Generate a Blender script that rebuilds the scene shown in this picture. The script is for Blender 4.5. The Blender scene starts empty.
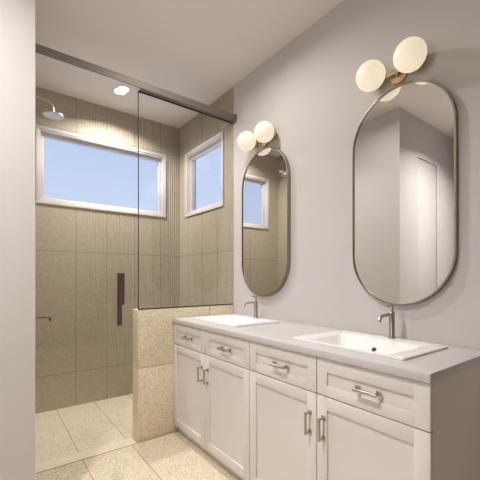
import bpy, bmesh, math
from mathutils import Vector, Matrix

scene = bpy.context.scene
COL = scene.collection
PI = math.pi

# ------------------------------------------------------------------ camera
cam_data = bpy.data.cameras.new('camera')
cam = bpy.data.objects.new('camera', cam_data)
COL.objects.link(cam)
cam_data.sensor_width = 36.0
cam_data.lens = 337.2 / 480.0 * 36.0
cam_data.shift_y = 38.1 / 480.0
cam_data.clip_start = 0.02
cam.location = (-1.722, 0.0, 1.187)
cam.rotation_euler = (PI / 2, 0, -math.radians(36.86))
scene.camera = cam

# ------------------------------------------------------------------ world, exposure
scene.view_settings.view_transform = 'Standard'
scene.view_settings.look = 'None'
scene.view_settings.exposure = 0.3
scene.view_settings.gamma = 1.0
scene.view_settings.use_curve_mapping = False

world = bpy.data.worlds.new('sky')
scene.world = world
world.use_nodes = True
wn = world.node_tree
wn.nodes.clear()
w_out = wn.nodes.new('ShaderNodeOutputWorld')
w_bg = wn.nodes.new('ShaderNodeBackground')
w_tc = wn.nodes.new('ShaderNodeTexCoord')
w_sep = wn.nodes.new('ShaderNodeSeparateXYZ')
w_ramp = wn.nodes.new('ShaderNodeValToRGB')
wn.links.new(w_tc.outputs['Generated'], w_sep.inputs[0])
wn.links.new(w_sep.outputs['Z'], w_ramp.inputs[0])
wn.links.new(w_ramp.outputs[0], w_bg.inputs[0])
wn.links.new(w_bg.outputs[0], w_out.inputs[0])
w_ramp.color_ramp.elements[0].position = 0.15
w_ramp.color_ramp.elements[0].color = (0.62, 0.72, 0.95, 1)
w_ramp.color_ramp.elements[1].position = 0.45
w_ramp.color_ramp.elements[1].color = (0.43, 0.56, 0.84, 1)
w_bg.inputs[1].default_value = 0.93

ROOM_LIGHT_W, ROOM_SPREAD = 25.0, 133
AISLE_LIGHT_W, AISLE_SPREAD = 10.0, 164
SHOWER_LIGHT_W, SHOWER_SPREAD = 20.0, 142
GLOBE_EMIT = 0.56
LIGHT_COL = (1.0, 0.965, 0.925)


# added fill lamp, shining in through the made-up window at far left
dl = bpy.data.lights.new('fill_light', 'AREA')
dl.shape = 'RECTANGLE'
dl.size, dl.size_y = 1.3, 0.6
dl.energy = 11.0
dl.color = (1.0, 0.985, 0.96)
dlo = bpy.data.objects.new('fill_light', dl)
COL.objects.link(dlo)
dlo.location = (-3.18, 0.80, 1.60)
dlo.rotation_euler = (0, -PI / 2, 0)


# ------------------------------------------------------------------ materials
def mat(name, col, rough=0.5, metal=0.0, emit=None, emit_s=0.0, spec=0.5):
    m = bpy.data.materials.new(name)
    m.use_nodes = True
    b = m.node_tree.nodes['Principled BSDF']
    b.inputs['Base Color'].default_value = (*col, 1)
    b.inputs['Roughness'].default_value = rough
    b.inputs['Metallic'].default_value = metal
    b.inputs['Specular IOR Level'].default_value = spec
    if emit:
        b.inputs['Emission Color'].default_value = (*emit, 1)
        b.inputs['Emission Strength'].default_value = emit_s
    return m


def noisy(m, amount=0.06, scale=6.0, bump=0.0, bump_scale=200.0):
    """slight procedural tone variation and fine bump"""
    nt = m.node_tree
    b = nt.nodes['Principled BSDF']
    col = tuple(b.inputs['Base Color'].default_value)
    tc = nt.nodes.new('ShaderNodeTexCoord')
    nz = nt.nodes.new('ShaderNodeTexNoise')
    nz.inputs['Scale'].default_value = scale
    nz.inputs['Detail'].default_value = 4
    nt.links.new(tc.outputs['Object'], nz.inputs['Vector'])
    rp = nt.nodes.new('ShaderNodeValToRGB')
    rp.color_ramp.elements[0].position = 0.3
    rp.color_ramp.elements[1].position = 0.7
    rp.color_ramp.elements[0].color = tuple(c * (1 - amount) for c in col[:3]) + (1,)
    rp.color_ramp.elements[1].color = tuple(min(1, c * (1 + amount)) for c in col[:3]) + (1,)
    nt.links.new(nz.outputs[0], rp.inputs[0])
    nt.links.new(rp.outputs[0], b.inputs['Base Color'])
    if bump > 0:
        n2 = nt.nodes.new('ShaderNodeTexNoise')
        n2.inputs['Scale'].default_value = bump_scale
        nt.links.new(tc.outputs['Object'], n2.inputs['Vector'])
        bp = nt.nodes.new('ShaderNodeBump')
        bp.inputs['Strength'].default_value = bump
        bp.inputs['Distance'].default_value = 0.002
        nt.links.new(n2.outputs[0], bp.inputs['Height'])
        nt.links.new(bp.outputs[0], b.inputs['Normal'])
    return m


def terrazzo(name, base, dark, light, scale, rough=0.45, thr=0.22):
    m = mat(name, base, rough)
    nt = m.node_tree
    b = nt.nodes['Principled BSDF']
    tc = nt.nodes.new('ShaderNodeTexCoord')

    def chips(sc, lo, hi, c):
        v = nt.nodes.new('ShaderNodeTexVoronoi')
        v.inputs['Scale'].default_value = sc
        nt.links.new(tc.outputs['Object'], v.inputs['Vector'])
        # size of each chip varies with its random colour
        sp = nt.nodes.new('ShaderNodeSeparateColor')
        nt.links.new(v.outputs['Color'], sp.inputs[0])
        ml = nt.nodes.new('ShaderNodeMath'); ml.operation = 'MULTIPLY'
        ml.inputs[1].default_value = hi
        nt.links.new(sp.outputs[0], ml.inputs[0])
        sb = nt.nodes.new('ShaderNodeMath'); sb.operation = 'SUBTRACT'
        nt.links.new(ml.outputs[0], sb.inputs[0])
        nt.links.new(v.outputs['Distance'], sb.inputs[1])
        mr = nt.nodes.new('ShaderNodeMapRange')
        mr.inputs['From Min'].default_value = lo
        mr.inputs['From Max'].default_value = lo + 0.06
        nt.links.new(sb.outputs[0], mr.inputs['Value'])
        return mr.outputs[0]

    nz = nt.nodes.new('ShaderNodeTexNoise')
    nz.inputs['Scale'].default_value = 5
    nz.inputs['Detail'].default_value = 5
    nt.links.new(tc.outputs['Object'], nz.inputs['Vector'])
    mx0 = nt.nodes.new('ShaderNodeMix'); mx0.data_type = 'RGBA'
    nt.links.new(nz.outputs[0], mx0.inputs['Factor'])
    mx0.inputs['A'].default_value = tuple(c * 0.94 for c in base) + (1,)
    mx0.inputs['B'].default_value = tuple(min(1, c * 1.06) for c in base) + (1,)
    prev = mx0.outputs['Result']
    for sc, lo, hi, c in ((scale, 0.0, thr * 2.4, light), (scale * 1.3, 0.10, thr * 2.2, dark), (scale * 2.2, 0.10, thr * 2.2, dark)):
        mx = nt.nodes.new('ShaderNodeMix'); mx.data_type = 'RGBA'
        nt.links.new(chips(sc, lo, hi, c), mx.inputs['Factor'])
        nt.links.new(prev, mx.inputs['A'])
        mx.inputs['B'].default_value = (*c, 1)
        prev = mx.outputs['Result']
    nt.links.new(prev, b.inputs['Base Color'])
    return m


def thin_glass(name, tint, refl=1.0):
    m = bpy.data.materials.new(name)
    m.use_nodes = True
    nt = m.node_tree
    nt.nodes.clear()
    out = nt.nodes.new('ShaderNodeOutputMaterial')
    tr = nt.nodes.new('ShaderNodeBsdfTransparent')
    tr.inputs[0].default_value = (*tint, 1)
    gl = nt.nodes.new('ShaderNodeBsdfGlossy')
    gl.inputs['Roughness'].default_value = 0.0
    gl.inputs[0].default_value = (1, 1, 1, 1)
    lw = nt.nodes.new('ShaderNodeLayerWeight')
    lw.inputs['Blend'].default_value = 0.5
    pw = nt.nodes.new('ShaderNodeMath'); pw.operation = 'POWER'; pw.inputs[1].default_value = 5
    nt.links.new(lw.outputs['Facing'], pw.inputs[0])
    ma = nt.nodes.new('ShaderNodeMath'); ma.operation = 'MULTIPLY_ADD'
    ma.inputs[1].default_value = 0.9 * refl
    ma.inputs[2].default_value = 0.035 * refl
    nt.links.new(pw.outputs[0], ma.inputs[0])
    mx = nt.nodes.new('ShaderNodeMixShader')
    nt.links.new(ma.outputs[0], mx.inputs[0])
    nt.links.new(tr.outputs[0], mx.inputs[1])
    nt.links.new(gl.outputs[0], mx.inputs[2])
    nt.links.new(mx.outputs[0], out.inputs[0])
    return m


M_wall = noisy(mat('wall_paint', (0.60, 0.57, 0.555), 0.75), 0.012, 3, 0.05, 300)
M_dim_wall = noisy(mat('unseen_wall_dark', (0.19, 0.135, 0.09), 0.6), 0.15, 5)  # dark brown put on the unseen walls to cut bounced light
M_ceil = noisy(mat('ceiling_paint', (0.79, 0.745, 0.72), 0.9), 0.012, 3)
M_tile = noisy(mat('fluted_tile', (0.43, 0.372, 0.285), 0.55), 0.10, 55, 0.2, 120)
M_grout = mat('tile_grout', (0.20, 0.165, 0.12), 0.9)
M_terr = terrazzo('floor_terrazzo', (0.74, 0.65, 0.485), (0.33, 0.22, 0.11), (0.80, 0.74, 0.62), 70, 0.5, 0.24)
M_terrw = terrazzo('pony_terrazzo', (0.80, 0.70, 0.53), (0.47, 0.34, 0.20), (0.86, 0.79, 0.66), 72, 0.5, 0.25)
M_sill = terrazzo('threshold_terrazzo', (0.77, 0.695, 0.545), (0.48, 0.36, 0.23), (0.82, 0.76, 0.65), 80, 0.5, 0.20)
M_fgrout = mat('floor_grout', (0.30, 0.22, 0.13), 0.9)
M_cab = noisy(mat('cabinet_paint', (0.74, 0.70, 0.685), 0.42), 0.012, 4)
M_quartz = noisy(mat('quartz_worktop', (0.58, 0.56, 0.552), 0.30), 0.02, 60)
M_ceramic = noisy(mat('white_ceramic', (0.86, 0.85, 0.84), 0.12), 0.005, 5)
M_nickel = noisy(mat('brushed_nickel', (0.50, 0.45, 0.37), 0.30, 1.0), 0.05, 90)
M_brass = noisy(mat('satin_brass', (0.62, 0.50, 0.33), 0.30, 1.0), 0.05, 90)
M_mframe = noisy(mat('mirror_frame_metal', (0.34, 0.30, 0.235), 0.34, 1.0), 0.05, 90)
M_bronze = noisy(mat('dark_bronze', (0.115, 0.085, 0.075), 0.40, 0.6), 0.05, 80)
M_header = noisy(mat('taupe_metal', (0.21, 0.175, 0.155), 0.6, 0.2), 0.04, 60)
M_lit_under = noisy(mat('lit_underside_pale', (0.70, 0.66, 0.67), 0.45, 0.3), 0.02, 40)  # paler than the bar, light on its underside put into the colour
M_seal = mat('dark_seal', (0.05, 0.042, 0.038), 0.6)
M_chrome = noisy(mat('chrome', (0.75, 0.73, 0.70), 0.15, 1.0), 0.03, 60)
M_mirror = mat('mirror_silver', (0.86, 0.85, 0.84), 0.01, 1.0)
M_frame = noisy(mat('window_frame_white', (0.62, 0.59, 0.58), 0.45), 0.01, 5)
M_black = mat('black_hole', (0.01, 0.01, 0.01), 0.6)
M_globe = mat('opal_glass', (0.42, 0.40, 0.37), 0.35, 0, (1.0, 0.85, 0.63), GLOBE_EMIT)
M_lens = mat('downlight_lens', (0.9, 0.9, 0.9), 0.4, 0, (1.0, 0.95, 0.88), 4.0)
M_glass = thin_glass('shower_glass', (0.975, 0.975, 0.97))
M_pane = thin_glass('window_glass', (0.99, 0.99, 0.99), 0.005)
M_door = noisy(mat('door_paint', (0.60, 0.57, 0.555), 0.5), 0.01, 4)


# ------------------------------------------------------------------ helpers
def bm_box(bm, x0, y0, z0, x1, y1, z1, bevel=0.0, mi=0):
    vs = [bm.verts.new((x, y, z)) for z in (z0, z1) for y in (y0, y1) for x in (x0, x1)]
    fs = []
    for q in ((0, 2, 3, 1), (4, 5, 7, 6), (0, 1, 5, 4), (2, 6, 7, 3), (0, 4, 6, 2), (1, 3, 7, 5)):
        f = bm.faces.new([vs[i] for i in q]); f.material_index = mi; fs.append(f)
    if bevel > 0:
        es = list({e for f in fs for e in f.edges})
        bmesh.ops.bevel(bm, geom=es, offset=bevel, segments=2, affect='EDGES', profile=0.5)
    return fs


def bm_tube(bm, pts, r, seg=16, cap=True):
    """round tube through points; r is a number or one radius per point"""
    pts = [Vector(p) for p in pts]
    n = len(pts)
    rs = r if isinstance(r, (list, tuple)) else [r] * n
    rings = []
    prev_u = None
    for i, p in enumerate(pts):
        if i == 0: t = pts[1] - p
        elif i == n - 1: t = p - pts[i - 1]
        else: t = (pts[i + 1] - p).normalized() + (p - pts[i - 1]).normalized()
        t.normalize()
        if prev_u is None:
            ref = Vector((0, 0, 1)) if abs(t.z) < 0.9 else Vector((1, 0, 0))
            u = t.cross(ref).normalized()
        else:
            u = (prev_u - t * prev_u.dot(t)).normalized()
        prev_u = u
        v = t.cross(u)
        rings.append([bm.verts.new(p + (u * math.cos(2 * PI * k / seg) + v * math.sin(2 * PI * k / seg)) * rs[i]) for k in range(seg)])
    for a, b in zip(rings, rings[1:]):
        for k in range(seg):
            f = bm.faces.new((a[k], a[(k + 1) % seg], b[(k + 1) % seg], b[k])); f.smooth = True
    if cap:
        bm.faces.new(rings[0][::-1]); bm.faces.new(rings[-1])


def bm_lathe(bm, prof, axis='z', seg=32, origin=(0, 0, 0)):
    """revolve (radius, height) pairs about an axis through origin"""
    o = Vector(origin)
    rings = []
    for r, h in prof:
        if r < 1e-6:
            p = {'z': (0, 0, h), 'x': (h, 0, 0), 'y': (0, h, 0)}[axis]
            rings.append([bm.verts.new(o + Vector(p))])
        else:
            ring = []
            for k in range(seg):
                c, s = math.cos(2 * PI * k / seg) * r, math.sin(2 * PI * k / seg) * r
                p = {'z': (c, s, h), 'x': (h, c, s), 'y': (s, h, c)}[axis]
                ring.append(bm.verts.new(o + Vector(p)))
            rings.append(ring)
    for a, b in zip(rings, rings[1:]):
        for k in range(seg):
            k2 = (k + 1) % seg
            if len(a) == 1 and len(b) == 1: continue
            if len(a) == 1: f = bm.faces.new((a[0], b[k2], b[k]))
            elif len(b) == 1: f = bm.faces.new((a[k], a[k2], b[0]))
            else: f = bm.faces.new((a[k], a[k2], b[k2], b[k]))
            f.smooth = True


def bm_loft(bm, rings, cap0=True, cap1=True, smooth=True):
    vr = [[bm.verts.new(p) for p in ring] for ring in rings]
    n = len(vr[0])
    for a, b in zip(vr, vr[1:]):
        for k in range(n):
            f = bm.faces.new((a[k], a[(k + 1) % n], b[(k + 1) % n], b[k])); f.smooth = smooth
    if cap0: bm.faces.new(vr[0][::-1])
    if cap1: bm.faces.new(vr[-1])


def obj(name, bm, mats, parent=None, autosmooth=True):
    bmesh.ops.recalc_face_normals(bm, faces=bm.faces[:])
    me = bpy.data.meshes.new(name)
    bm.to_mesh(me); bm.free()
    if not isinstance(mats, (list, tuple)): mats = [mats]
    for m in mats: me.materials.append(m)
    if autosmooth:
        try: me.set_sharp_from_angle(angle=math.radians(35))
        except Exception: pass
    o = bpy.data.objects.new(name, me)
    COL.objects.link(o)
    if parent: o.parent = parent
    return o


def NB():
    return bmesh.new()


def tag(o, label=None, cat=None, group=None, kind=None):
    if label: o['label'] = label
    if cat: o['category'] = cat
    if group: o['group'] = group
    if kind: o['kind'] = kind
    return o


def thing(name, label, cat, loc=(0, 0, 0), group=None):
    o = bpy.data.objects.new(name, None)
    o.empty_display_size = 0.05
    COL.objects.link(o)
    o.location = loc
    return tag(o, label, cat, group)


def copy_tree(o, parent=None):
    c = o.copy()
    COL.objects.link(c)
    c.parent = parent
    for ch in [x for x in bpy.data.objects if x.parent == o]:
        copy_tree(ch, c)
    return c


# ------------------------------------------------------------------ room measures
H = 2.864            # ceiling
G = 2.387            # glass plane / front of the half wall
B = 3.429            # back shower wall
LX, LY = -1.555, 1.704   # corner of the left wall
RX, RY = -3.0, -1.6      # far side and rear of the room
T = 0.12
WZ0, WZ1 = 1.843, 2.525  # outer window casing heights
BW = (-1.383, -0.161)    # back window
RW = (2.545, 3.283)      # right window
CAS = 0.022              # casing covers this much of the hole edge


# ------------------------------------------------------------------ tiled walls
def tiled_wall(name, s0, s1, joints, hole, depth_fn, place, thick):
    """fluted tile wall: profile along s, height z; place(s, d, z) -> point, d into the room"""
    zj = [0.316, 1.431, 2.546]
    pitch = 0.0255
    gw = 0.0022
    ss = set([s0, s1])
    k = 0
    s = s0
    while s < s1:
        for fr in (0, 0.12, 0.3, 0.5, 0.7, 0.88):
            x = s + pitch * fr
            if s0 < x < s1: ss.add(round(x, 5))
        s += pitch
    for j in joints:
        ss = {x for x in ss if not (j - gw - 0.001 < x < j + gw + 0.001)}
        ss.update((j - gw, j + gw))
    if hole:
        for h in hole[:2]:
            ss = {x for x in ss if abs(x - h) > 0.0015}
            ss.add(h)
    ss = sorted(ss)
    zz = {0.0, H}
    for j in zj: zz.update((j - gw, j + gw))
    if hole: zz.update(hole[2:])
    zz = sorted(zz)

    def d(s, z):
        for j in joints:
            if abs(s - j) <= gw + 1e-6: return -0.001
        f = ((s - s0) / pitch) % 1.0
        prof = 1 - abs(2 * f - 1) ** 2.5
        return depth_fn(s) * (prof - 1)
    bm = NB()
    g = [[bm.verts.new(place(s, d(s, z), z)) for s in ss] for z in zz]
    bk = [[None] * len(ss) for z in zz]
    for i in range(len(zz) - 1):
        for k in range(len(ss) - 1):
            cs, cz = (ss[k] + ss[k + 1]) / 2, (zz[i] + zz[i + 1]) / 2
            if hole and hole[0] < cs < hole[1] and hole[2] < cz < hole[3]: continue
            f = bm.faces.new((g[i][k], g[i][k + 1], g[i + 1][k + 1], g[i + 1][k]))
            gr = any(abs(cs - j) < gw for j in joints) or any(abs(cz - j) < gw for j in zj)
            f.material_index = 1 if gr else 0
    # backing slab with the same hole so the wall has its real thickness
    rects = [(s0, s1, 0, H)] if not hole else [(s0, hole[0], 0, H), (hole[1], s1, 0, H), (hole[0], hole[1], 0, hole[2]), (hole[0], hole[1], hole[3], H)]
    for (a, b_, c, e) in rects:
        p, q = place(a, -0.012, c), place(b_, -thick, e)
        bm_box(bm, min(p[0], q[0]), min(p[1], q[1]), min(p[2], q[2]), max(p[0], q[0]), max(p[1], q[1]), max(p[2], q[2]))
    # edge returns
    for se in (s0, s1):
        k = ss.index(se)
        col = [g[i][k] for i in range(len(zz))]
        vb = [bm.verts.new(place(se, -0.02, z)) for z in zz]
        for i in range(len(zz) - 1):
            bm.faces.new((col[i], col[i + 1], vb[i + 1], vb[i]))
    o = obj(name, bm, [M_tile, M_grout], autosmooth=False)
    return tag(o, kind='structure')


def back_depth(s):
    t = min(1, max(0, (s + 1.06) / 0.45))
    return 0.0002 + 0.0085 * t


hb = (BW[0] + CAS, BW[1] - CAS, WZ0 + CAS, WZ1 - CAS)
tiled_wall('wall_back', LX, 0.012, [-1.06, -0.782, -0.504, -0.226], hb, back_depth,
           lambda s, d, z: (s, B - d, z), T)
hr = (RW[0] + CAS, RW[1] - CAS, WZ0 + CAS, WZ1 - CAS)
tiled_wall('wall_shower_right', G, B + 0.012, [2.653, 2.932, 3.21], hr, lambda s: 0.0085,
           lambda s, d, z: (-d, s, z), T)


# ------------------------------------------------------------------ painted walls, ceiling, floor
def structure_box(name, m, *c, bevel=0.0):
    bm = NB(); bm_box(bm, *c, bevel=bevel)
    return tag(obj(name, bm, m), kind='structure')


structure_box('wall_right', M_wall, 0.0, RY, 0, T, G, H)
structure_box('wall_rear', M_dim_wall, RX, RY - T, 0, T, RY, H)
bm = NB()
FY0, FY1, FZ0, FZ1 = 0.50, 1.10, 0.95, 2.25      # opening for the added fill window, far left wall
bm_box(bm, RX - T, RY - T, 0, RX, FY0, H)
bm_box(bm, RX - T, FY1, 0, RX, LY + T, H)
bm_box(bm, RX - T, FY0, 0, RX, FY1, FZ0)
bm_box(bm, RX - T, FY0, FZ1, RX, FY1, H)
tag(obj('wall_far_left', bm, M_dim_wall), kind='structure')

structure_box('ceiling', M_ceil, RX - T, RY - T, H, T, B + T, H + 0.1)

# left wall: the face towards the camera and its return down to the shower
bm = NB()
DX0, DX1, DZ = -2.372, -1.925, 2.455
bm_box(bm, DX1, LY, 0, LX, LY + T, H)
bm_box(bm, RX, LY, 0, DX0, LY + T, H)
bm_box(bm, DX0, LY, DZ, DX1, LY + T, H)
bm_box(bm, LX - T, LY + T, 0, LX, G + 0.02, H)
tag(obj('wall_left', bm, M_wall), kind='structure')
bm = NB()
bm_box(bm, DX0 + 0.004, LY + 0.012, 0.008, DX1 - 0.004, LY + 0.05, DZ - 0.006, bevel=0.002)
tag(obj('door_1', bm, M_door), kind='structure')
# left shower wall, tiled smooth
structure_box('wall_shower_left', M_tile, LX - T, G + 0.02, 0, LX, B + T, H)


def floor_mesh():
    gw = 0.0022
    xs_j = [-1.223 + 0.322 * k for k in range(-6, 4)]
    xs = {RX - T, T}
    for j in xs_j:
        if RX < j < 0: xs.update((j - gw, j + gw))
    ys_j = [G - 0.0055, 0.45]; gy = 0.0048
    ys = {RY - T, B + T, 2.497}
    for j in ys_j: ys.update((j - gy, j + gy))
    xs, ys = sorted(xs), sorted(ys)
    bm = NB()
    gv = [[bm.verts.new((x, y, 0)) for x in xs] for y in ys]
    for i in range(len(ys) - 1):
        for k in range(len(xs) - 1):
            cx, cy = (xs[k] + xs[k + 1]) / 2, (ys[i] + ys[i + 1]) / 2
            gr = any(abs(cy - j) < gy for j in ys_j) or (any(abs(cx - j) < gw for j in xs_j) and not (G - 0.001 < cy < 2.497))
            f = bm.faces.new((gv[i][k], gv[i][k + 1], gv[i + 1][k + 1], gv[i + 1][k]))
            f.material_index = 1 if gr else (2 if G - 0.001 < cy < 2.497 else 0)
    bm_box(bm, RX - T, RY - T, -0.1, T, B + T, -0.003)
    return tag(obj('floor', bm, [M_terr, M_fgrout, M_sill]), kind='structure')


floor_mesh()

# terrazzo half wall between vanity and shower
PX, PT, PH = -0.85, 0.12, 0.955
bm = NB()
gz, gx = 0.533, -0.244
bm_box(bm, PX, G, 0, 0.0, G + PT, gz - 0.0022, bevel=0.001)
bm_box(bm, PX, G, gz + 0.0022, gx - 0.0025, G + PT, PH, bevel=0.001)
bm_box(bm, gx + 0.0025, G, gz + 0.0022, 0.0, G + PT, PH, bevel=0.001)
bm_box(bm, PX + 0.004, G + 0.004, 0.01, -0.001, G + PT - 0.004, PH - 0.004, mi=1)
tag(obj('wall_half', bm, [M_terrw, M_fgrout]), kind='structure')


# ------------------------------------------------------------------ windows
def ring_frame(bm, place, s0, s1, z0, z1, w, d0, d1, bevel=0.002):
    """rectangular frame of four mitre-free bars; d along the wall normal (into room positive)"""
    for (a, b_, c, e) in ((s0, s1, z0, z0 + w), (s0, s1, z1 - w, z1), (s0, s0 + w, z0 + w, z1 - w), (s1 - w, s1, z0 + w, z1 - w)):
        p, q = place(a, d0, c), place(b_, d1, e)
        bm_box(bm, min(p[0], q[0]), min(p[1], q[1]), min(p[2], q[2]), max(p[0], q[0]), max(p[1], q[1]), max(p[2], q[2]), bevel=bevel)


def window(name, place, s0, s1, WZ0=WZ0, WZ1=WZ1):
    bm = NB()
    ring_frame(bm, place, s0, s1, WZ0, WZ1, 0.024, 0.0005, 0.011)           # thin casing on the tiles
    ring_frame(bm, place, s0 + 0.0225, s1 - 0.0225, WZ0 + 0.0225, WZ1 - 0.0225, 0.016, -0.105, 0.004)   # reveal lining
    fr = tag(obj(name, bm, M_frame), kind='structure')
    bm = NB()
    ring_frame(bm, place, s0 + 0.039, s1 - 0.039, WZ0 + 0.039, WZ1 - 0.039, 0.027, -0.085, -0.035)
    obj('window_sash', bm, M_frame, fr)
    bm = NB()
    p, q = place(s0 + 0.064, -0.058, WZ0 + 0.064), place(s1 - 0.064, -0.064, WZ1 - 0.064)
    bm_box(bm, min(p[0], q[0]), min(p[1], q[1]), min(p[2], q[2]), max(p[0], q[0]), max(p[1], q[1]), max(p[2], q[2]))
    obj('window_pane', bm, M_pane, fr)
    return fr


window('window_1', lambda s, d, z: (s, B - d, z), *BW)
window('window_2', lambda s, d, z: (-d, s, z), *RW)
window('fill_window_3', lambda s, d, z: (RX + d, s, z), FY0 - CAS, FY1 + CAS, FZ0 - CAS, FZ1 + CAS)  # added out of view to let the fill lamp in

# ------------------------------------------------------------------ shower glass
bar = thing('glass_header_bar', 'long taupe metal header bar running over the shower glass below the ceiling', 'rail', (-0.78, G, 2.54))
bm = NB()
bm_box(bm, LX + 0.001, 2.345, 2.542, -0.018, 2.399, 2.592, bevel=0.002)
o = obj('bar', bm, M_header, bar); o.location = -bar.location
bm = NB()
bm_box(bm, LX + 0.001, 2.352, 2.537, PX, 2.396, 2.5415, bevel=0.001)  # pale strip in place of light caught on the bar's underside
o = obj('lit_underside', bm, M_lit_under, bar); o.location = -bar.location
tag(o, 'pale strip standing in for the lit underside of the taupe bar')
bm = NB()
bm_box(bm, -0.018, 2.338, 2.535, -0.0005, 2.404, 2.599, bevel=0.003)
o = obj('wall_bracket', bm, M_header, bar); o.location = -bar.location

GY = G + 0.006
pan = thing('shower_glass_panel', 'fixed clear glass panel standing on the speckled half wall', 'glass panel', (-0.42, GY, PH))
bm = NB()
bm_box(bm, PX + 0.008, GY, PH + 0.006, -0.006, GY + 0.008, 2.541)
o = obj('glass_pane', bm, M_glass, pan); o.location = -pan.location
bm = NB()
bm_box(bm, PX + 0.003, GY - 0.004, PH + 0.0005, -0.0055, GY + 0.012, PH + 0.010)
o = obj('bottom_channel', bm, M_seal, pan); o.location = -pan.location
bm = NB()
bm_box(bm, PX + 0.002, GY - 0.001, PH + 0.010, PX + 0.006, GY + 0.009, 2.541)
o = obj('edge_seal', bm, M_seal, pan); o.location = -pan.location
bm = NB()
bm_box(bm, PX + 0.007, GY - 0.005, 2.531, -0.0055, GY + 0.0, 2.5415)
o = obj('top_channel', bm, M_seal, pan); o.location = -pan.location

dr = thing('shower_door', 'frameless clear glass shower door with a dark pull left of the half wall', 'shower door', (-1.2, GY, 0.008))
bm = NB()
bm_box(bm, LX + 0.006, GY, 0.008, PX - 0.002, GY + 0.008, 2.5362)
o = obj('glass_pane', bm, M_glass, dr); o.location = -dr.location
bm = NB()
hx0, hx1, hz0, hz1, hy = -1.012, -0.962, 0.862, 1.222, G - 0.055
bm_box(bm, hx0, hy, hz0, hx0 + 0.03, hy + 0.016, hz1, bevel=0.002)           # grip
bm_box(bm, hx0 + 0.020, hy + 0.012, hz1 - 0.022, hx0 + 0.036, GY, hz1 - 0.002, bevel=0.002)
bm_box(bm, hx0 + 0.018, hy + 0.012, hz0 + 0.002, hx0 + 0.030, GY, hz0 + 0.022, bevel=0.002)
bm_box(bm, hx0 + 0.024, hy + 0.006, hz0 + 0.14, hx1, hy + 0.014, hz1, bevel=0.002)   # wide grip plate
h = obj('door_pull', bm, M_bronze, dr); h.location = -dr.location
tag(h, 'dark bronze upright pull')

# ------------------------------------------------------------------ vanity cabinets
FX = -0.575          # door faces
CB = -0.5545         # carcass front
Y0, Y1, Y2 = 0.503, 1.4445, 2.3855
VZ0, VZ1 = 0.062, 0.8475


def shaker(bm, y0, y1, z0, z1, stile, rail_b, rail_t):
    """frame-and-panel front in the x = FX plane, 20 mm thick"""
    x0, x1 = FX, CB - 0.0005
    b = 0.0008
    bm_box(bm, x0, y0, z0, x1, y0 + stile, z1, bevel=b)
    bm_box(bm, x0, y1 - stile, z0, x1, y1, z1, bevel=b)
    bm_box(bm, x0, y0 + stile, z0, x1, y1 - stile, z0 + rail_b, bevel=b * 0.6)
    bm_box(bm, x0, y0 + stile, z1 - rail_t, x1, y1 - stile, z1, bevel=b * 0.6)
    bm_box(bm, x0 + 0.010, y0 + stile - 0.002, z0 + rail_b - 0.002, x1, y1 - stile + 0.002, z1 - rail_t + 0.002)


def pull_bm(vertical):
    """bar pull with square bases, centred at origin, posts towards +x"""
    bm = NB()
    L, out = 0.043, 0.030
    for s in (-1, 1):
        c = s * L
        y, z = (0, c) if vertical else (c, 0)
        bm_box(bm, -0.005, y - 0.010, z - 0.010, 0.0, y + 0.010, z + 0.010, bevel=0.001)
        bm_tube(bm, [(-0.004, y, z), (-out, y, z)], 0.0055, 12)
    a = L + 0.005
    if vertical: bm_tube(bm, [(-out, 0, -a), (-out, 0, a)], 0.0062, 12)
    else: bm_tube(bm, [(-out, -a, 0), (-out, a, 0)], 0.0062, 12)
    return bm


def make_cabinet(label, y0, y1, x_end=False):
    cab = thing('vanity_cabinet', label, 'vanity cabinet', (-0.28, (y0 + y1) / 2, 0.0))
    off = -cab.location
    bm = NB()
    t = 0.018
    bm_box(bm, CB, y0, VZ0, -0.002, y0 + t, VZ1)
    bm_box(bm, CB, y1 - t, VZ0, -0.002, y1, VZ1)
    bm_box(bm, CB, y0 + t, VZ0, -0.002, y1 - t, VZ0 + t)
    bm_box(bm, -0.014, y0 + t, VZ0 + t, -0.002, y1 - t, VZ1)
    bm_box(bm, CB, y0 + t, VZ1 - 0.03, CB + 0.02, y1 - t, VZ1)
    bm_box(bm, CB, y0 + t, 0.672, CB + 0.02, y1 - t, 0.70)
    ym = (y0 + y1) / 2
    bm_box(bm, CB, ym - 0.012, VZ0 + t, CB + 0.02, ym + 0.012, VZ1 - 0.03)
    c = obj('carcass', bm, M_cab, cab); c.location = off
    bm = NB()
    bm_box(bm, CB + 0.022, y0, 0.0, -0.002, y1, VZ0 - 0.0005)
    c = obj('toe_kick', bm, M_cab, cab); c.location = off
    g = 0.0022
    cols = [(y0 + (0.0005 if y0 < 1 else g), ym - g), (ym + g, y1 - g)]
    for i, (a, b_) in enumerate(cols):
        bm = NB(); shaker(bm, a, b_, VZ0 + 0.002, 0.6825, 0.052, 0.055, 0.054)
        d = obj('door', bm, M_cab, cab); d.location = off
        p = obj('pull', pull_bm(True), M_nickel, d)
        p.location = (FX, (b_ - 0.036) if i == 0 else (a + 0.036), 0.548)
        bm = NB(); shaker(bm, a, b_, 0.6875, 0.8425, 0.052, 0.044, 0.053)
        w = obj('drawer', bm, M_cab, cab); w.location = off
        p = obj('pull', pull_bm(False), M_nickel, w)
        p.location = (FX, (a + b_) / 2 - 0.012, 0.7625)
    return cab


make_cabinet('pale two-door two-drawer vanity cabinet under the nearer sink, with a bare end', Y0, Y1)
make_cabinet('pale two-door two-drawer vanity cabinet butting against the speckled half wall', Y1 + 0.0005, Y2)

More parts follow.
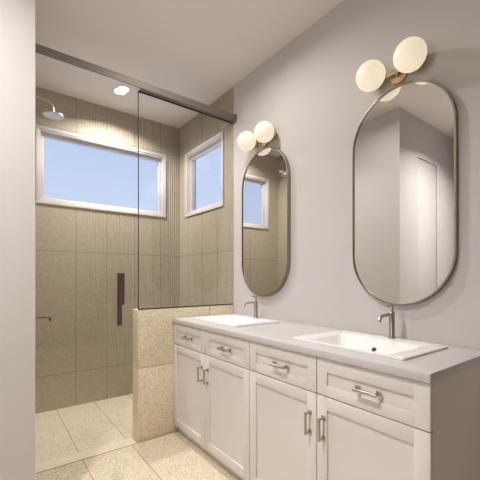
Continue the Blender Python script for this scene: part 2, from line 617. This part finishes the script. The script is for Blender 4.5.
# ------------------------------------------------------------------ worktop with two cutouts
SX0, SX1 = -0.487, -0.098           # outer sink edges in depth
SW = 0.57
S_Y = (0.920, 1.982)
WX0, WX1, WY0, WY1, WZA, WZB = -0.588, -0.001, 0.4975, G - 0.001, 0.848, 0.880
xs = sorted([WX0, SX0 + 0.02, SX1 - 0.02, WX1])
ys = sorted([WY0, WY1] + [c + s * (SW / 2 - 0.02) for c in S_Y for s in (-1, 1)])
bm = NB()
gv = [[[bm.verts.new((x, y, z)) for x in xs] for y in ys] for z in (WZA, WZB)]
solid = lambda i, k: 0 <= i < len(ys) - 1 and 0 <= k < len(xs) - 1 and not (k == 1 and i in (1, 3))
for i in range(len(ys) - 1):
    for k in range(len(xs) - 1):
        if not solid(i, k): continue
        for z in (0, 1):
            bm.faces.new((gv[z][i][k], gv[z][i][k + 1], gv[z][i + 1][k + 1], gv[z][i + 1][k]))
        for (di, dk, a, b_) in ((-1, 0, (i, k), (i, k + 1)), (1, 0, (i + 1, k), (i + 1, k + 1)), (0, -1, (i, k), (i + 1, k)), (0, 1, (i, k + 1), (i + 1, k + 1))):
            if not solid(i + di, k + dk):
                bm.faces.new((gv[0][a[0]][a[1]], gv[0][b_[0]][b_[1]], gv[1][b_[0]][b_[1]], gv[1][a[0]][a[1]]))
bmesh.ops.recalc_face_normals(bm, faces=bm.faces[:])
es = [e for e in bm.edges if len(e.link_faces) == 2 and e.calc_face_angle(0) > 1.2]
bmesh.ops.bevel(bm, geom=es, offset=0.0015, segments=2, affect='EDGES', profile=0.5)
tag(obj('worktop', bm, M_quartz), 'long white quartz worktop carrying both sinks over the cabinets', 'countertop')


# ------------------------------------------------------------------ sinks
def rrect(x0, x1, y0, y1, r, z, n=6):
    pts = []
    for cx, cy, a0 in ((x1 - r, y1 - r, 0), (x0 + r, y1 - r, 90), (x0 + r, y0 + r, 180), (x1 - r, y0 + r, 270)):
        for k in range(n + 1):
            a = math.radians(a0 + 90 * k / n)
            pts.append((cx + r * math.cos(a), cy + r * math.sin(a), z))
    return pts


def make_sink(label, cy):
    s = thing('drop_in_sink', label, 'sink', ((SX0 + SX1) / 2, cy, WZB))
    off = -s.location
    y0, y1 = cy - SW / 2, cy + SW / 2
    z = WZB
    R = [rrect(-0.43, -0.25, y0 + 0.10, y1 - 0.10, 0.05, z - 0.112),
         rrect(-0.47, -0.20, y0 + 0.045, y1 - 0.045, 0.05, z - 0.085),
         rrect(SX0 + 0.024, SX1 - 0.024, y0 + 0.026, y1 - 0.026, 0.02, z - 0.035),
         rrect(SX0 + 0.024, SX1 - 0.024, y0 + 0.026, y1 - 0.026, 0.02, z + 0.0006),
         rrect(SX0, SX1, y0, y1, 0.010, z + 0.0006),
         rrect(SX0 - 0.0005, SX1 + 0.0005, y0 - 0.0005, y1 + 0.0005, 0.010, z + 0.0075),
         rrect(SX0 + 0.002, SX1 - 0.002, y0 + 0.002, y1 - 0.002, 0.009, z + 0.0095),
         rrect(SX0 + 0.014, -0.178, y0 + 0.060, y1 - 0.060, 0.03, z + 0.0085),
         rrect(SX0 + 0.018, -0.184, y0 + 0.072, y1 - 0.072, 0.03, z + 0.006),
         rrect(SX0 + 0.024, -0.192, y0 + 0.082, y1 - 0.082, 0.035, z - 0.001),
         rrect(SX0 + 0.044, -0.245, y0 + 0.120, y1 - 0.120, 0.05, z - 0.055),
         rrect(SX0 + 0.070, -0.285, y0 + 0.155, y1 - 0.155, 0.05, z - 0.078)]
    bm = NB(); bm_loft(bm, R)
    b = obj('basin', bm, M_ceramic, s); b.location = off
    bm = NB()
    bm_lathe(bm, [(0, 0.004), (0.020, 0.004), (0.024, 0.0), (0, 0.0)], 'z', 24)
    d = obj('drain', bm, M_chrome, s); d.location = Vector((-0.355, cy, z - 0.0778)) + off
    # overflow hole set in the sloping rear of the bowl
    nrm = Vector((-0.061, 0, 0.059)).normalized()
    bm = NB()
    bm_lathe(bm, [(0, 0.0018), (0.0115, 0.0018), (0.0125, -0.004), (0, -0.004)], 'z', 24)
    bmesh.ops.rotate(bm, verts=bm.verts[:], cent=(0, 0, 0), matrix=Vector((0, 0, 1)).rotation_difference(nrm).to_matrix())
    ho = obj('overflow_hole', bm, M_black, s)
    ho.location = Vector((-0.2290, cy - 0.006, z - 0.0375)) + off
    tag(ho, 'small black overflow hole')
    return s


make_sink('white drop-in sink under the larger-looking mirror, nearer the bare counter end', S_Y[0])
make_sink('white drop-in sink at the half-wall end of the worktop', S_Y[1])


# ------------------------------------------------------------------ faucets
def make_faucet(label, y):
    f = thing('basin_faucet', label, 'faucet', (-0.114, y, WZB + 0.0092))
    bm = NB()
    bm_lathe(bm, [(0, 0), (0.020, 0), (0.020, 0.005), (0.0155, 0.008), (0.0142, 0.012), (0.0142, 0.126), (0.011, 0.130), (0, 0.130)], 'z', 24)
    obj('body', bm, M_nickel, f)
    bm = NB()
    pts = [(-0.010, 0, 0.117), (-0.050, 0, 0.117), (-0.085, 0, 0.115), (-0.100, 0, 0.111), (-0.109, 0, 0.103), (-0.112, 0, 0.089)]
    bm_tube(bm, pts, [0.0075, 0.0075, 0.0075, 0.0075, 0.0075, 0.0085], 16)
    obj('spout', bm, M_nickel, f)
    bm = NB()
    bm_lathe(bm, [(0.0, 0.129), (0.007, 0.129), (0.006, 0.148), (0.010, 0.153), (0.010, 0.164), (0, 0.167)], 'z', 20)
    bm_tube(bm, [(0.006, 0, 0.160), (-0.045, 0, 0.163)], [0.0038, 0.0030], 10)
    obj('handle', bm, M_nickel, f)
    return f


make_faucet('brushed nickel single-lever faucet on the nearer sink', S_Y[0] - 0.033)
make_faucet('brushed nickel single-lever faucet on the sink beside the half wall', S_Y[1] - 0.036)


# ------------------------------------------------------------------ mirrors
def pill(y, zc, w, h, x, n=28):
    r = w / 2
    pts = []
    for k in range(n + 1):
        a = PI * k / n
        pts.append((x, y + r * math.cos(a), zc + (h / 2 - r) + r * math.sin(a)))
    for k in range(n + 1):
        a = PI + PI * k / n
        pts.append((x, y + r * math.cos(a), zc - (h / 2 - r) + r * math.sin(a)))
    return pts


def make_mirror(label, y):
    m = thing('pill_mirror', label, 'mirror', (-0.0005, y, 1.614))
    off = -m.location
    W, Hh, zc = 0.538, 1.136, 1.614
    bm = NB()
    rings = [pill(y, zc, W, Hh, -0.0005), pill(y, zc, W, Hh, -0.030), pill(y, zc, W - 0.014, Hh - 0.014, -0.030),
             pill(y, zc, W - 0.014, Hh - 0.014, -0.0005), pill(y, zc, W, Hh, -0.0005)]
    bm_loft(bm, rings, False, False)
    bmesh.ops.remove_doubles(bm, verts=bm.verts[:], dist=1e-6)
    o = obj('frame', bm, M_mframe, m); o.location = off
    bm = NB()
    bm_loft(bm, [pill(y, zc, W - 0.0142, Hh - 0.0142, -0.001), pill(y, zc, W - 0.0142, Hh - 0.0142, -0.024)], True, True, False)
    o = obj('mirror_glass', bm, M_mirror, m); o.location = off
    return m


M_Y = (0.903, 1.966)
make_mirror('pill-shaped thin metal framed mirror above the nearer sink, reflecting blank walls', M_Y[0])
make_mirror('pill-shaped thin metal framed mirror beside the shower, reflecting a window', M_Y[1])


# ------------------------------------------------------------------ wall lights
def make_sconce(label, y):
    s = thing('globe_sconce', label, 'wall light', (0, y, 2.235), 'twin globe wall lights')
    R = 0.0735
    bm = NB()
    bm_lathe(bm, [(0, -0.022), (0.040, -0.022), (0.045, -0.018), (0.045, -0.0005), (0, -0.0005)], 'x', 32, (0, 0, 0.006))
    obj('backplate', bm, M_brass, s)
    bm = NB()
    bm_tube(bm, [(-0.022, 0, 0.004), (-0.040, 0, 0.012)], 0.012, 14)
    bm_tube(bm, [(-0.040, -0.10, 0.014), (-0.040, 0.10, 0.014)], 0.010, 14)
    obj('arm', bm, M_brass, s)
    for k in (-1, 1):
        c = (-0.104, k * 0.1035, 0.018)
        bm = NB()
        bm_lathe(bm, [(0, 0.078), (0.034, 0.078), (0.048, 0.072), (0.056, 0.052), (0.053, 0.049), (0, 0.062)], 'x', 28, c)
        obj('globe_holder', bm, M_brass, s)
        bm = NB()
        bmesh.ops.create_uvsphere(bm, u_segments=40, v_segments=24, radius=R, matrix=Matrix.Translation(c))
        for f in bm.faces: f.smooth = True
        obj('globe', bm, M_globe, s, autosmooth=False)
    return s


make_sconce('brass wall light with two lit opal globes above the nearer mirror', M_Y[0] + 0.004)
make_sconce('brass wall light with two lit opal globes above the mirror beside the shower', M_Y[1] + 0.001)

# ------------------------------------------------------------------ shower fittings
sh = thing('rain_shower_head', 'small round rain shower head on a curved arm left of the window', 'shower head', (-1.306, 3.0, 2.46))
bm = NB()
pts = [(LX + 0.0005, 3.0, 2.572), (-1.40, 3.0, 2.575), (-1.365, 3.0, 2.570), (-1.33, 3.0, 2.555), (-1.31, 3.0, 2.53), (-1.306, 3.0, 2.49)]
bm_tube(bm, pts, 0.0085, 14)
bm_lathe(bm, [(0, 0.0005), (0.026, 0.0005), (0.026, 0.006), (0, 0.010)], 'x', 24, (LX, 3.0, 2.572))
o = obj('arm', bm, M_nickel, sh); o.location = -sh.location
bm = NB()
bm_lathe(bm, [(0, 0.0), (0.070, 0.0), (0.074, 0.003), (0.073, 0.009), (0.03, 0.014), (0.013, 0.026), (0.012, 0.038), (0, 0.038)], 'z', 36)
obj('head', bm, M_nickel, sh)

vs = thing('wall_spout', 'slim dark metal spout with a turned-down tip low on the left', 'spout', (LX, 3.0, 0.885))
bm = NB()
bm_tube(bm, [(0.001, 0, 0), (0.19, 0, 0.0), (0.212, 0, -0.003), (0.225, 0, -0.012), (0.229, 0, -0.032)], [0.007, 0.007, 0.007, 0.008, 0.010], 12)
obj('pipe', bm, M_bronze, vs)
bm = NB()
bm_lathe(bm, [(0, 0.0005), (0.024, 0.0005), (0.024, 0.006), (0, 0.009)], 'x', 24)
obj('wall_flange', bm, M_bronze, vs)


# ------------------------------------------------------------------ recessed ceiling lights
def downlight(label, x, y, watts, spread):
    d = thing('recessed_downlight', label, 'ceiling light', (x, y, H), 'recessed ceiling lights')
    bm = NB()
    bm_lathe(bm, [(0.046, -0.0005), (0.058, -0.0005), (0.060, -0.003), (0.056, -0.005), (0.046, -0.004), (0.046, -0.0005)], 'z', 36)
    obj('trim_ring', bm, M_frame, d)
    bm = NB()
    bm_lathe(bm, [(0, -0.0005), (0.0455, -0.0005), (0.0455, -0.003), (0, -0.003)], 'z', 36)
    obj('lens', bm, M_lens, d)
    ld = bpy.data.lights.new('downlight_lamp', 'AREA')
    ld.shape = 'DISK'
    ld.size = 0.085
    ld.spread = math.radians(spread)
    ld.energy = watts
    ld.color = LIGHT_COL
    lo = bpy.data.objects.new('downlight_lamp', ld)
    COL.objects.link(lo)
    lo.parent = d
    lo.location = (0, 0, -0.008)
    return d


downlight('recessed round downlight in the shower ceiling behind the header bar', -0.755, 3.012, SHOWER_LIGHT_W, SHOWER_SPREAD)
downlight('recessed round downlight over the aisle just in front of the shower glass', -0.77, 1.735, AISLE_LIGHT_W, AISLE_SPREAD)
downlight('recessed round downlight in the room ceiling left of the vanity', -2.03, 0.94, ROOM_LIGHT_W, ROOM_SPREAD)
